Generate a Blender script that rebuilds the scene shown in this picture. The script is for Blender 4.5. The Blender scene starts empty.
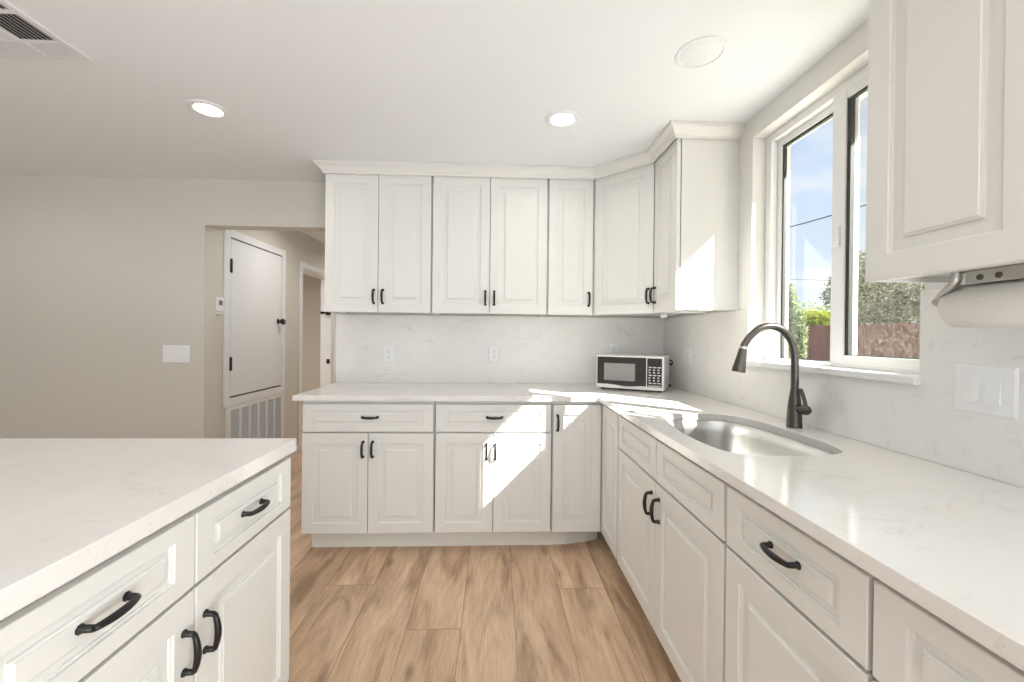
import bpy, bmesh, math, random
from mathutils import Vector, Matrix
random.seed(7)
S = bpy.context.scene
COL = S.collection
PI = math.pi

# ------------------------------------------------------------------ camera
F_PX, YAW, PITCH, ROLL, SHIFT_Y = 413.4858, 0.0400, -0.0047, 0.0098, -3.1026
cd = bpy.data.cameras.new('camera')
cam = bpy.data.objects.new('camera', cd)
COL.objects.link(cam)
cd.sensor_fit = 'HORIZONTAL'
cd.sensor_width = 36.0
cd.lens = F_PX / 1024 * 36.0
cd.shift_y = SHIFT_Y / 1024
cd.clip_start = 0.02
cam.matrix_world = (Matrix.Translation((-1.2597, -3.0294, 1.2612)) @ Matrix.Rotation(-YAW, 4, 'Z')
                    @ Matrix.Rotation(PITCH, 4, 'X') @ Matrix.Rotation(-ROLL, 4, 'Y') @ Matrix.Rotation(PI / 2, 4, 'X'))
S.camera = cam

# ------------------------------------------------------------------ exposure, world, sun
S.view_settings.view_transform = 'Standard'
S.view_settings.look = 'None'
S.view_settings.exposure = 0.54
S.view_settings.gamma = 1.0
S.view_settings.use_curve_mapping = False
S.cycles.caustics_reflective = False

W = bpy.data.worlds.new('sky')
S.world = W
W.use_nodes = True
nt = W.node_tree
nt.nodes.clear()
def wn(t, **k):
    n = nt.nodes.new(t)
    for a, b in k.items():
        setattr(n, a, b)
    return n
tc = wn('ShaderNodeTexCoord')
sx = wn('ShaderNodeSeparateXYZ')
nt.links.new(tc.outputs['Generated'], sx.inputs[0])
rmp = wn('ShaderNodeValToRGB')
rmp.color_ramp.elements[0].position = 0.0
rmp.color_ramp.elements[0].color = (0.78, 0.88, 1.0, 1)
rmp.color_ramp.elements[1].position = 0.75
rmp.color_ramp.elements[1].color = (0.42, 0.62, 1.0, 1)
nt.links.new(sx.outputs['Z'], rmp.inputs[0])
mp = wn('ShaderNodeMapping')
mp.inputs['Scale'].default_value = (2.2, 2.2, 6.0)
nt.links.new(tc.outputs['Generated'], mp.inputs[0])
cl = wn('ShaderNodeTexNoise')
cl.inputs['Scale'].default_value = 2.3
cl.inputs['Detail'].default_value = 6
nt.links.new(mp.outputs[0], cl.inputs['Vector'])
cr = wn('ShaderNodeValToRGB')
cr.color_ramp.elements[0].position = 0.52
cr.color_ramp.elements[0].color = (0, 0, 0, 1)
cr.color_ramp.elements[1].position = 0.70
cr.color_ramp.elements[1].color = (0.85, 0.85, 0.85, 1)
nt.links.new(cl.outputs['Fac'], cr.inputs[0])
mx = wn('ShaderNodeMixRGB')
mx.inputs[2].default_value = (0.97, 0.98, 1.0, 1)
nt.links.new(cr.outputs[0], mx.inputs[0])
nt.links.new(rmp.outputs[0], mx.inputs[1])
bg = wn('ShaderNodeBackground')
bg.inputs['Strength'].default_value = 0.72
nt.links.new(mx.outputs[0], bg.inputs[0])
out = wn('ShaderNodeOutputWorld')
nt.links.new(bg.outputs[0], out.inputs[0])

SUN_DIR = Vector((-1.0, 0.85, -0.975)).normalized()
sl = bpy.data.lights.new('sun', 'SUN')
sl.energy = 21.0
sl.angle = math.radians(0.5)
sl.color = (1.0, 0.975, 0.94)
sun = bpy.data.objects.new('sun', sl)
sun.rotation_euler = SUN_DIR.to_track_quat('-Z', 'Y').to_euler()
sun.location = (6, -6, 8)
COL.objects.link(sun)

H_ROOM = 2.3545
def area(name, loc, aim, sx_, sy_, power, color=(1, 1, 1)):
    l = bpy.data.lights.new(name, 'AREA')
    l.shape = 'RECTANGLE'
    l.size, l.size_y = sx_, sy_
    l.energy = power
    l.color = color
    o = bpy.data.objects.new(name, l)
    o.location = loc
    o.rotation_euler = (Vector(aim) - Vector(loc)).to_track_quat('-Z', 'Z').to_euler()
    COL.objects.link(o)
    return o
# fill lamp added behind the camera, standing in for daylight
area('door_daylight', (-2.2, -6.35, 1.15), (-2.2, 0, 1.3), 3.4, 2.0, 24, (0.89, 0.945, 1.0))
# lamps added out of view: a side fill, and an uplight brightening the ceiling
area('side_fill', (.10, -4.75, 1.05), (-3.0, -3.7, 1.35), 2.0, 1.8, 23, (0.89, 0.945, 1.0))
area('ceiling_fill', (.10, -4.75, .35), (-.9, -2.3, H_ROOM), 2.0, .6, 35, (0.85, 0.935, 1.0))
# each recessed ceiling light
DOWNLIGHT_POWER = 1.8

# ------------------------------------------------------------------ materials
def mat(name, color, rough=0.5, metal=0.0, spec=0.5, bump=None, var=None, emit=None, coat=0.0):
    m = bpy.data.materials.new(name)
    m.use_nodes = True
    n = m.node_tree
    b = n.nodes['Principled BSDF']
    b.inputs['Base Color'].default_value = (*color, 1)
    b.inputs['Roughness'].default_value = rough
    b.inputs['Metallic'].default_value = metal
    b.inputs['Specular IOR Level'].default_value = spec
    b.inputs['Coat Weight'].default_value = coat
    t = n.nodes.new('ShaderNodeTexCoord')
    if var:
        sc, amt = var
        ns = n.nodes.new('ShaderNodeTexNoise')
        ns.inputs['Scale'].default_value = sc
        ns.inputs['Detail'].default_value = 5
        n.links.new(t.outputs['Object'], ns.inputs['Vector'])
        mr = n.nodes.new('ShaderNodeMapRange')
        mr.inputs['To Min'].default_value = 1 - amt
        mr.inputs['To Max'].default_value = 1 + amt
        n.links.new(ns.outputs['Fac'], mr.inputs['Value'])
        hs = n.nodes.new('ShaderNodeHueSaturation')
        hs.inputs['Color'].default_value = (*color, 1)
        n.links.new(mr.outputs[0], hs.inputs['Value'])
        n.links.new(hs.outputs[0], b.inputs['Base Color'])
    if bump:
        sc, st, dist = bump
        ns = n.nodes.new('ShaderNodeTexNoise')
        ns.inputs['Scale'].default_value = sc
        ns.inputs['Detail'].default_value = 4
        n.links.new(t.outputs['Object'], ns.inputs['Vector'])
        bp = n.nodes.new('ShaderNodeBump')
        bp.inputs['Strength'].default_value = st
        bp.inputs['Distance'].default_value = dist
        n.links.new(ns.outputs['Fac'], bp.inputs['Height'])
        n.links.new(bp.outputs[0], b.inputs['Normal'])
    if emit:
        b.inputs['Emission Color'].default_value = (*emit[0], 1)
        b.inputs['Emission Strength'].default_value = emit[1]
    return m

M = {}
M['cabinet'] = mat('cabinet_paint', (0.795, 0.785, 0.75), 0.38, var=(3, 0.012))
M['toe'] = mat('toe_kick_paint', (0.79, 0.77, 0.71), 0.45, var=(3, 0.012))
M['wall'] = mat('wall_paint', (0.66, 0.63, 0.565), 0.75, bump=(180, 0.05, 0.002), var=(1.5, 0.01))
M['wall_lightened'] = mat('lightened_wall_paint', (0.80, 0.785, 0.755), 0.75, bump=(180, 0.05, 0.002), var=(1.5, 0.01))  # wall paint lightened to carry the glow around the window
M['ceiling'] = mat('ceiling_paint', (0.87, 0.89, 0.905), 0.85, bump=(120, 0.08, 0.003))
M['trim'] = mat('white_trim_paint', (0.80, 0.805, 0.81), 0.4, var=(4, 0.01))
M['plastic'] = mat('white_plastic', (0.88, 0.885, 0.88), 0.3, var=(20, 0.01))
M['slot'] = mat('dark_slot', (0.08, 0.075, 0.07), 0.6, var=(30, 0.1))
M['vinyl'] = mat('window_vinyl', (0.86, 0.86, 0.85), 0.35, var=(5, 0.01))
M['gasket'] = mat('black_gasket', (0.03, 0.035, 0.03), 0.6, var=(9, 0.2))
M['stucco'] = mat('outdoor_stucco', (0.72, 0.66, 0.52), 0.9, bump=(90, 0.3, 0.004), var=(6, 0.05))
M['bronze'] = mat('oil_rubbed_bronze', (0.10, 0.092, 0.083), 0.28, metal=0.85, var=(30, 0.2))
M['black'] = mat('black_metal', (0.012, 0.011, 0.011), 0.38, metal=0.2, var=(40, 0.15))
M['mw_white'] = mat('appliance_white', (0.84, 0.83, 0.80), 0.28, var=(12, 0.01))
M['mw_black'] = mat('black_glass', (0.03, 0.028, 0.026), 0.3, spec=0.3, var=(10, 0.15))
M['mw_window'] = mat('oven_window_mesh', (0.27, 0.265, 0.255), 0.5, spec=0.2, var=(260, 0.25))
M['silver'] = mat('silver_trim', (0.55, 0.55, 0.54), 0.3, metal=0.8, var=(30, 0.05))
M['key'] = mat('printed_key', (0.62, 0.62, 0.60), 0.5, var=(40, 0.04))
M['rubber'] = mat('black_rubber', (0.02, 0.02, 0.02), 0.6, var=(40, 0.1))
M['paper'] = mat('paper_towel', (0.86, 0.84, 0.80), 0.95, bump=(330, 0.5, 0.002), var=(60, 0.02))
M['nickel'] = mat('brushed_nickel', (0.56, 0.54, 0.50), 0.35, metal=0.85, var=(50, 0.06))
M['lens'] = mat('lit_lamp_lens', (0.9, 0.9, 0.9), 0.5, emit=((1.0, 0.97, 0.92), 2.6))
M['lens_off'] = mat('unlit_lamp_cover', (0.86, 0.875, 0.885), 0.6, var=(10, 0.01))
M['screen_lcd'] = mat('grey_display', (0.19, 0.19, 0.17), 0.3, var=(60, 0.1))
M['grille'] = mat('grille_paint', (0.66, 0.665, 0.67), 0.5, var=(8, 0.02))
M['duct'] = mat('duct_interior', (0.05, 0.05, 0.05), 0.8, var=(10, 0.2))
M['ground'] = mat('dry_ground', (0.38, 0.33, 0.24), 0.95, bump=(20, 0.5, 0.05), var=(3, 0.2))
M['concrete'] = mat('bounce_concrete', (0.70, 0.68, 0.64), 0.9, bump=(60, 0.2, 0.004), var=(2, 0.05))
M['bark'] = mat('bark', (0.16, 0.11, 0.075), 0.9, bump=(30, 0.6, 0.02), var=(8, 0.2))
M['cable'] = mat('cable_sheath', (0.05, 0.05, 0.055), 0.6, var=(3, 0.1))
M['fence'] = mat('redwood_fence', (0.115, 0.040, 0.026), 0.8, bump=(40, 0.4, 0.01), var=(7, 0.25))

def steel():
    m = mat('brushed_steel', (0.62, 0.615, 0.60), 0.3, metal=1.0)
    n = m.node_tree
    t = n.nodes.new('ShaderNodeTexCoord')
    mp = n.nodes.new('ShaderNodeMapping')
    mp.inputs['Scale'].default_value = (400, 400, 6)
    n.links.new(t.outputs['Object'], mp.inputs[0])
    ns = n.nodes.new('ShaderNodeTexNoise')
    ns.inputs['Scale'].default_value = 1
    n.links.new(mp.outputs[0], ns.inputs['Vector'])
    mr = n.nodes.new('ShaderNodeMapRange')
    mr.inputs['To Min'].default_value = 0.24
    mr.inputs['To Max'].default_value = 0.4
    n.links.new(ns.outputs['Fac'], mr.inputs['Value'])
    n.links.new(mr.outputs[0], n.nodes['Principled BSDF'].inputs['Roughness'])
    return m
M['steel'] = steel()

def quartz(name, rough, k=1.0):
    m = mat(name, (0.82, 0.805, 0.78), rough)
    n = m.node_tree
    b = n.nodes['Principled BSDF']
    t = n.nodes.new('ShaderNodeTexCoord')
    # short grey beige veins: the thin ridge of a stretched noise, kept only where a second noise is high
    def ridge(scale, rot, stretch, width, mlo, mhi, seed):
        mp = n.nodes.new('ShaderNodeMapping')
        mp.inputs['Rotation'].default_value = (rot * 0.7, rot * 0.5, rot)
        mp.inputs['Scale'].default_value = stretch
        mp.inputs['Location'].default_value = (seed, seed * 2.1, seed * 0.7)
        n.links.new(t.outputs['Object'], mp.inputs[0])
        a = n.nodes.new('ShaderNodeTexNoise')
        a.inputs['Scale'].default_value = scale
        a.inputs['Detail'].default_value = 7
        a.inputs['Roughness'].default_value = 0.62
        a.inputs['Distortion'].default_value = 0.6
        n.links.new(mp.outputs[0], a.inputs['Vector'])
        s = n.nodes.new('ShaderNodeMath'); s.operation = 'SUBTRACT'; s.inputs[1].default_value = 0.5
        n.links.new(a.outputs['Fac'], s.inputs[0])
        ab = n.nodes.new('ShaderNodeMath'); ab.operation = 'ABSOLUTE'
        n.links.new(s.outputs[0], ab.inputs[0])
        mr = n.nodes.new('ShaderNodeMapRange')
        mr.inputs['From Min'].default_value = 0.0
        mr.inputs['From Max'].default_value = width
        mr.inputs['To Min'].default_value = 1.0
        mr.inputs['To Max'].default_value = 0.0
        n.links.new(ab.outputs[0], mr.inputs['Value'])
        k = n.nodes.new('ShaderNodeTexNoise')
        k.inputs['Scale'].default_value = scale * 1.6
        k.inputs['Detail'].default_value = 3
        n.links.new(mp.outputs[0], k.inputs['Vector'])
        kr = n.nodes.new('ShaderNodeMapRange')
        kr.inputs['From Min'].default_value = mlo
        kr.inputs['From Max'].default_value = mhi
        n.links.new(k.outputs['Fac'], kr.inputs['Value'])
        mu = n.nodes.new('ShaderNodeMath'); mu.operation = 'MULTIPLY'
        n.links.new(mr.outputs[0], mu.inputs[0]); n.links.new(kr.outputs[0], mu.inputs[1])
        return mu
    v1 = ridge(3.2, 0.6, (1.0, 1.7, 1.7), 0.013, 0.50, 0.68, 3.1)
    v2 = ridge(6.5, -0.9, (1.0, 2.2, 2.2), 0.014, 0.52, 0.66, 9.4)
    ad = n.nodes.new('ShaderNodeMath'); ad.operation = 'MAXIMUM'
    n.links.new(v1.outputs[0], ad.inputs[0]); n.links.new(v2.outputs[0], ad.inputs[1])
    sc = n.nodes.new('ShaderNodeMath'); sc.operation = 'MULTIPLY'; sc.inputs[1].default_value = 0.42
    n.links.new(ad.outputs[0], sc.inputs[0])
    cloud = n.nodes.new('ShaderNodeTexNoise')
    cloud.inputs['Scale'].default_value = 2.4
    cloud.inputs['Detail'].default_value = 5
    n.links.new(t.outputs['Object'], cloud.inputs['Vector'])
    c0 = n.nodes.new('ShaderNodeValToRGB')
    c0.color_ramp.elements[0].position = 0.3
    c0.color_ramp.elements[0].color = (0.85 * k, 0.83 * k, 0.80 * k, 1)
    c0.color_ramp.elements[1].position = 0.7
    c0.color_ramp.elements[1].color = (0.80 * k, 0.775 * k, 0.74 * k, 1)
    n.links.new(cloud.outputs['Fac'], c0.inputs[0])
    mxx = n.nodes.new('ShaderNodeMixRGB')
    mxx.inputs[2].default_value = (0.50, 0.455, 0.40, 1)
    n.links.new(sc.outputs[0], mxx.inputs[0])
    n.links.new(c0.outputs[0], mxx.inputs[1])
    n.links.new(mxx.outputs[0], b.inputs['Base Color'])
    return m
M['quartz'] = quartz('veined_quartz', 0.13)
M['quartz_lightened'] = quartz('lightened_quartz_splash', 0.32, 1.045)  # same quartz, colour raised to stand in for light on the backsplash

def wood():
    m = bpy.data.materials.new('oak_planks')
    m.use_nodes = True
    n = m.node_tree
    b = n.nodes['Principled BSDF']
    b.inputs['Roughness'].default_value = 0.42
    t = n.nodes.new('ShaderNodeTexCoord')
    pid = n.nodes.new('ShaderNodeAttribute'); pid.attribute_name = 'pid'
    cmb = n.nodes.new('ShaderNodeCombineXYZ')
    m1 = n.nodes.new('ShaderNodeMath'); m1.operation = 'MULTIPLY'; m1.inputs[1].default_value = 37.0
    n.links.new(pid.outputs['Fac'], m1.inputs[0])
    n.links.new(m1.outputs[0], cmb.inputs['Z'])
    n.links.new(m1.outputs[0], cmb.inputs['X'])
    va = n.nodes.new('ShaderNodeVectorMath'); va.operation = 'ADD'
    n.links.new(t.outputs['Object'], va.inputs[0]); n.links.new(cmb.outputs[0], va.inputs[1])
    def noise(scale, vec, det=6, rough=0.6, dist=0.0):
        mp = n.nodes.new('ShaderNodeMapping')
        mp.inputs['Scale'].default_value = vec
        n.links.new(va.outputs[0], mp.inputs[0])
        a = n.nodes.new('ShaderNodeTexNoise')
        a.inputs['Scale'].default_value = scale
        a.inputs['Detail'].default_value = det
        a.inputs['Roughness'].default_value = rough
        a.inputs['Distortion'].default_value = dist
        n.links.new(mp.outputs[0], a.inputs['Vector'])
        return a
    broad = noise(3.5, (2.6, 0.55, 1), 4, 0.55, 0.8)
    fine = noise(10, (14, 0.8, 1), 7, 0.65, 0.5)
    r1 = n.nodes.new('ShaderNodeValToRGB')
    e = r1.color_ramp.elements
    e[0].position = 0.30; e[0].color = (0.37, 0.232, 0.142, 1)
    e[1].position = 0.72; e[1].color = (0.80, 0.585, 0.41, 1)
    k = e.new(0.5); k.color = (0.655, 0.445, 0.29, 1)
    n.links.new(broad.outputs['Fac'], r1.inputs[0])
    mr = n.nodes.new('ShaderNodeMapRange')
    mr.inputs['From Min'].default_value = 0.3; mr.inputs['From Max'].default_value = 0.7
    mr.inputs['To Min'].default_value = 0.80; mr.inputs['To Max'].default_value = 1.12
    n.links.new(fine.outputs['Fac'], mr.inputs['Value'])
    tone = n.nodes.new('ShaderNodeAttribute'); tone.attribute_name = 'tone'
    mm = n.nodes.new('ShaderNodeMath'); mm.operation = 'MULTIPLY'
    n.links.new(mr.outputs[0], mm.inputs[0]); n.links.new(tone.outputs['Fac'], mm.inputs[1])
    hs = n.nodes.new('ShaderNodeHueSaturation')
    n.links.new(r1.outputs[0], hs.inputs['Color']); n.links.new(mm.outputs[0], hs.inputs['Value'])
    # knots
    vor = n.nodes.new('ShaderNodeTexVoronoi')
    vor.inputs['Scale'].default_value = 1.0
    mp = n.nodes.new('ShaderNodeMapping'); mp.inputs['Scale'].default_value = (3.6, 1.5, 1)
    n.links.new(va.outputs[0], mp.inputs[0]); n.links.new(mp.outputs[0], vor.inputs['Vector'])
    kr = n.nodes.new('ShaderNodeMapRange')
    kr.inputs['From Min'].default_value = 0.02; kr.inputs['From Max'].default_value = 0.09
    kr.inputs['To Min'].default_value = 0.55; kr.inputs['To Max'].default_value = 0.0
    n.links.new(vor.outputs['Distance'], kr.inputs['Value'])
    kx = n.nodes.new('ShaderNodeMixRGB'); kx.inputs[2].default_value = (0.19, 0.105, 0.06, 1)
    n.links.new(kr.outputs[0], kx.inputs[0]); n.links.new(hs.outputs[0], kx.inputs[1])
    n.links.new(kx.outputs[0], b.inputs['Base Color'])
    bp = n.nodes.new('ShaderNodeBump'); bp.inputs['Strength'].default_value = 0.12; bp.inputs['Distance'].default_value = 0.002
    n.links.new(fine.outputs['Fac'], bp.inputs['Height']); n.links.new(bp.outputs[0], b.inputs['Normal'])
    return m
M['wood'] = wood()

def thin_glass(name, tint=(0.97, 0.98, 0.975), refl=0.035, haze=0.0, haze_col=(0.6, 0.58, 0.52)):
    m = bpy.data.materials.new(name)
    m.use_nodes = True
    n = m.node_tree
    n.nodes.clear()
    o = n.nodes.new('ShaderNodeOutputMaterial')
    tr = n.nodes.new('ShaderNodeBsdfTransparent'); tr.inputs[0].default_value = (*tint, 1)
    gl = n.nodes.new('ShaderNodeBsdfGlossy'); gl.inputs['Roughness'].default_value = 0.02
    mx = n.nodes.new('ShaderNodeMixShader'); mx.inputs[0].default_value = refl
    n.links.new(tr.outputs[0], mx.inputs[1]); n.links.new(gl.outputs[0], mx.inputs[2])
    last = mx
    if haze:
        df = n.nodes.new('ShaderNodeBsdfTranslucent'); df.inputs[0].default_value = (*haze_col, 1)
        t = n.nodes.new('ShaderNodeTexCoord')
        ns = n.nodes.new('ShaderNodeTexNoise'); ns.inputs['Scale'].default_value = 110; ns.inputs['Detail'].default_value = 3
        n.links.new(t.outputs['Object'], ns.inputs['Vector'])
        mr = n.nodes.new('ShaderNodeMapRange')
        mr.inputs['From Min'].default_value = 0.42; mr.inputs['From Max'].default_value = 0.72
        mr.inputs['To Min'].default_value = haze * 0.35; mr.inputs['To Max'].default_value = haze * 1.9
        n.links.new(ns.outputs['Fac'], mr.inputs['Value'])
        m2 = n.nodes.new('ShaderNodeMixShader')
        n.links.new(mr.outputs[0], m2.inputs[0])
        n.links.new(mx.outputs[0], m2.inputs[1]); n.links.new(df.outputs[0], m2.inputs[2])
        last = m2
    n.links.new(last.outputs[0], o.inputs[0])
    return m
M['glass'] = thin_glass('window_glass', haze=0.006)
M['mesh'] = thin_glass('insect_mesh', tint=(0.92, 0.92, 0.90), refl=0.0, haze=0.03, haze_col=(0.62, 0.57, 0.48))

def leafmat(name, c1, c2, trans=0.35):
    m = bpy.data.materials.new(name)
    m.use_nodes = True
    n = m.node_tree
    n.nodes.clear()
    o = n.nodes.new('ShaderNodeOutputMaterial')
    at = n.nodes.new('ShaderNodeAttribute'); at.attribute_name = 'tone'
    mx = n.nodes.new('ShaderNodeMixRGB')
    mx.inputs[1].default_value = (*c1, 1); mx.inputs[2].default_value = (*c2, 1)
    n.links.new(at.outputs['Fac'], mx.inputs[0])
    d = n.nodes.new('ShaderNodeBsdfDiffuse'); tl = n.nodes.new('ShaderNodeBsdfTranslucent')
    n.links.new(mx.outputs[0], d.inputs[0]); n.links.new(mx.outputs[0], tl.inputs[0])
    ms = n.nodes.new('ShaderNodeMixShader'); ms.inputs[0].default_value = trans
    n.links.new(d.outputs[0], ms.inputs[1]); n.links.new(tl.outputs[0], ms.inputs[2])
    n.links.new(ms.outputs[0], o.inputs[0])
    return m
M['leaf_dark'] = leafmat('olive_leaves', (0.045, 0.068, 0.016), (0.115, 0.145, 0.04))
M['leaf_bright'] = leafmat('bright_hedge_leaves', (0.13, 0.18, 0.015), (0.34, 0.36, 0.04))
M['leaf_pale'] = leafmat('pale_leaves', (0.16, 0.22, 0.09), (0.36, 0.40, 0.25), 0.5)

# ------------------------------------------------------------------ mesh helpers
def link(name, me, parent=None):
    o = bpy.data.objects.new(name, me)
    COL.objects.link(o)
    if parent is not None:
        o.parent = parent
    return o

def fin(name, bm, m, parent=None, smooth=None, bevel=None, seg=2, recalc=True):
    if recalc:
        bmesh.ops.recalc_face_normals(bm, faces=bm.faces[:])
    me = bpy.data.meshes.new(name)
    bm.to_mesh(me)
    bm.free()
    me.materials.append(M[m] if isinstance(m, str) else m)
    o = link(name, me, parent)
    if smooth is not None:
        for p in me.polygons:
            p.use_smooth = True
        md = o.modifiers.new('edge', 'EDGE_SPLIT')
        md.split_angle = math.radians(smooth)
    if bevel:
        md = o.modifiers.new('bevel', 'BEVEL')
        md.width = bevel
        md.segments = seg
        md.limit_method = 'ANGLE'
        md.angle_limit = math.radians(40)
    return o

def B():
    return bmesh.new()

def box(bm, x0, x1, y0, y1, z0, z1):
    v = [bm.verts.new((x, y, z)) for z in (z0, z1) for y in (y0, y1) for x in (x0, x1)]
    for f in ((0, 2, 3, 1), (4, 5, 7, 6), (0, 1, 5, 4), (2, 6, 7, 3), (0, 4, 6, 2), (1, 3, 7, 5)):
        bm.faces.new([v[i] for i in f])
    return v

def boxo(name, b, m, parent=None, bevel=None):
    bm = B()
    box(bm, *b)
    return fin(name, bm, m, parent, bevel=bevel)

def sweep(bm, pts, radii, sides=10, ry=None, cap=True, up=None):
    """round or oval tube along pts; radii per point; ry = ratio of the second radius"""
    pts = [Vector(p) for p in pts]
    if not hasattr(radii, '__len__'):
        radii = [radii] * len(pts)
    rings = []
    prev = None
    for i, p in enumerate(pts):
        t = (pts[min(i + 1, len(pts) - 1)] - pts[max(i - 1, 0)]).normalized()
        if prev is None:
            a = Vector(up) if up else (Vector((0, 0, 1)) if abs(t.z) < 0.9 else Vector((1, 0, 0)))
            u = (a - t * a.dot(t)).normalized()
        else:
            u = (prev - t * prev.dot(t)).normalized()
        prev = u
        w = t.cross(u)
        r = radii[i]
        k = ry or 1.0
        rings.append([bm.verts.new(p + u * (r * math.cos(2 * PI * (j + .5) / sides)) + w * (r * k * math.sin(2 * PI * (j + .5) / sides)))
                      for j in range(sides)])
    for a, b in zip(rings, rings[1:]):
        for j in range(sides):
            bm.faces.new((a[j], a[(j + 1) % sides], b[(j + 1) % sides], b[j]))
    if cap:
        bm.faces.new(rings[0][::-1])
        bm.faces.new(rings[-1])

def lathe(bm, prof, c=(0, 0, 0), n=32, axis='Z', cap=True):
    """prof: list of (radius, height)"""
    c = Vector(c)
    rings = []
    for r, h in prof:
        ring = []
        for j in range(n):
            a = 2 * PI * j / n
            p = (r * math.cos(a), r * math.sin(a), h)
            if axis == 'Y':
                p = (p[0], p[2], p[1])
            elif axis == 'X':
                p = (p[2], p[0], p[1])
            ring.append(bm.verts.new(c + Vector(p)))
        rings.append(ring)
    for a, b in zip(rings, rings[1:]):
        for j in range(n):
            bm.faces.new((a[j], a[(j + 1) % n], b[(j + 1) % n], b[j]))
    if cap:
        bm.faces.new(rings[0][::-1])
        bm.faces.new(rings[-1])

def smoothpts(pts, n=6, closed=False):
    pts = [Vector(p) for p in pts]
    o = []
    N = len(pts)
    for i in range(N if closed else N - 1):
        g = (lambda k: pts[k % N]) if closed else (lambda k: pts[min(max(k, 0), N - 1)])
        a, b, c, d = g(i - 1), g(i), g(i + 1), g(i + 2)
        for s in range(n):
            t = s / n
            o.append(0.5 * ((2 * b) + (c - a) * t + (2 * a - 5 * b + 4 * c - d) * t * t + (3 * b - a - 3 * c + d) * t ** 3))
    if not closed:
        o.append(pts[-1])
    return o

def profile_along(bm, path, prof, side=1):
    """mitred extrusion of prof [(out, z)] along an open 2-D path; out is measured to the right of travel"""
    path = [Vector(p) for p in path]
    rings = []
    for i, p in enumerate(path):
        ns = []
        if i > 0:
            d = (path[i] - path[i - 1]).normalized(); ns.append(Vector((d.y, -d.x)) * side)
        if i < len(path) - 1:
            d = (path[i + 1] - path[i]).normalized(); ns.append(Vector((d.y, -d.x)) * side)
        n = sum(ns, Vector((0, 0)))
        n.normalize()
        n = n / n.dot(ns[0])
        rings.append([bm.verts.new((p.x + n.x * o, p.y + n.y * o, z)) for o, z in prof])
    k = len(prof)
    for a, b in zip(rings, rings[1:]):
        for j in range(k):
            bm.faces.new((a[j], a[(j + 1) % k], b[(j + 1) % k], b[j]))
    bm.faces.new(rings[0][::-1])
    bm.faces.new(rings[-1])

def slab(bm, outline, z0, z1, holes=()):
    """flat slab with holes from 2-D outlines"""
    edges = []
    for loop in (outline, *holes):
        vs = [bm.verts.new((p[0], p[1], z1)) for p in loop]
        for a, b in zip(vs, vs[1:] + vs[:1]):
            edges.append(bm.edges.new((a, b)))
    r = bmesh.ops.triangle_fill(bm, use_beauty=True, use_dissolve=False, edges=edges)
    fs = [g for g in r['geom'] if isinstance(g, bmesh.types.BMFace)]
    ex = bmesh.ops.extrude_face_region(bm, geom=fs, use_keep_orig=True)
    for g in ex['geom']:
        if isinstance(g, bmesh.types.BMVert):
            g.co.z = z0
    bmesh.ops.dissolve_limit(bm, angle_limit=0.01, verts=bm.verts[:], edges=bm.edges[:])

# ------------------------------------------------------------------ naming helpers
def tag(o, label, cat, group=None):
    o['label'] = label
    o['category'] = cat
    if group:
        o['group'] = group
    return o
def thing(name, label, cat, loc=(0, 0, 0), rotz=0.0, group=None):
    o = bpy.data.objects.new(name, None)
    o.empty_display_size = 0.1
    COL.objects.link(o)
    o.location = loc
    o.rotation_euler = (0, 0, rotz)
    return tag(o, label, cat, group)
def struct(o):
    o['kind'] = 'structure'
    return o

# ================================================================== THE ROOM
GZ = -.25              # ground level outdoors
H = 2.3545            # ceiling height
LX, FY, HY = -6.2, -6.5, 3.7   # left wall, wall behind the camera, far end of the hallway
HXL, HXR = -3.35, -2.18        # hallway side walls

# floor: one mesh of planks with grooves
def build_floor():
    bm = B()
    pid = bm.faces.layers.float.new('pid')
    tone = bm.faces.layers.float.new('tone')
    PW, PL, x0 = 0.233, 1.52, -1.63
    known = {-2: -0.924, 0: -1.25, 3: -0.98, 1: -1.95, 2: -1.93, -1: -2.03, -3: -1.45, 4: -1.7}
    g = 0.0011
    def quad(xa, xb, ya, yb, z, p, t):
        f = bm.faces.new([bm.verts.new(c) for c in ((xa, ya, z), (xb, ya, z), (xb, yb, z), (xa, yb, z))])
        f[pid] = p
        f[tone] = t
    quad(LX, 0.0, FY, HY, -0.0015, 0.5, 0.33)
    i = math.floor((LX - x0) / PW)
    while x0 + i * PW < 0:
        xa, xb = max(x0 + i * PW, LX) + g, min(x0 + (i + 1) * PW, 0) - g
        off = known.get(i, random.uniform(0, PL))
        k = math.floor((FY - off) / PL)
        while off + k * PL < HY:
            ya, yb = max(off + k * PL, FY) + g, min(off + (k + 1) * PL, HY) - g
            if yb > ya and xb > xa:
                quad(xa, xb, ya, yb, 0.0, random.random(), random.uniform(0.90, 1.10))
            k += 1
        i += 1
    # thickness below
    box(bm, LX, 0, FY, HY, -0.06, -0.004)
    return struct(fin('floor', bm, 'wood', recalc=False))
build_floor()

def wall(name, boxes, m='wall'):
    bm = B()
    for b in boxes:
        box(bm, *b)
    return struct(fin(name, bm, m))

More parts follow.
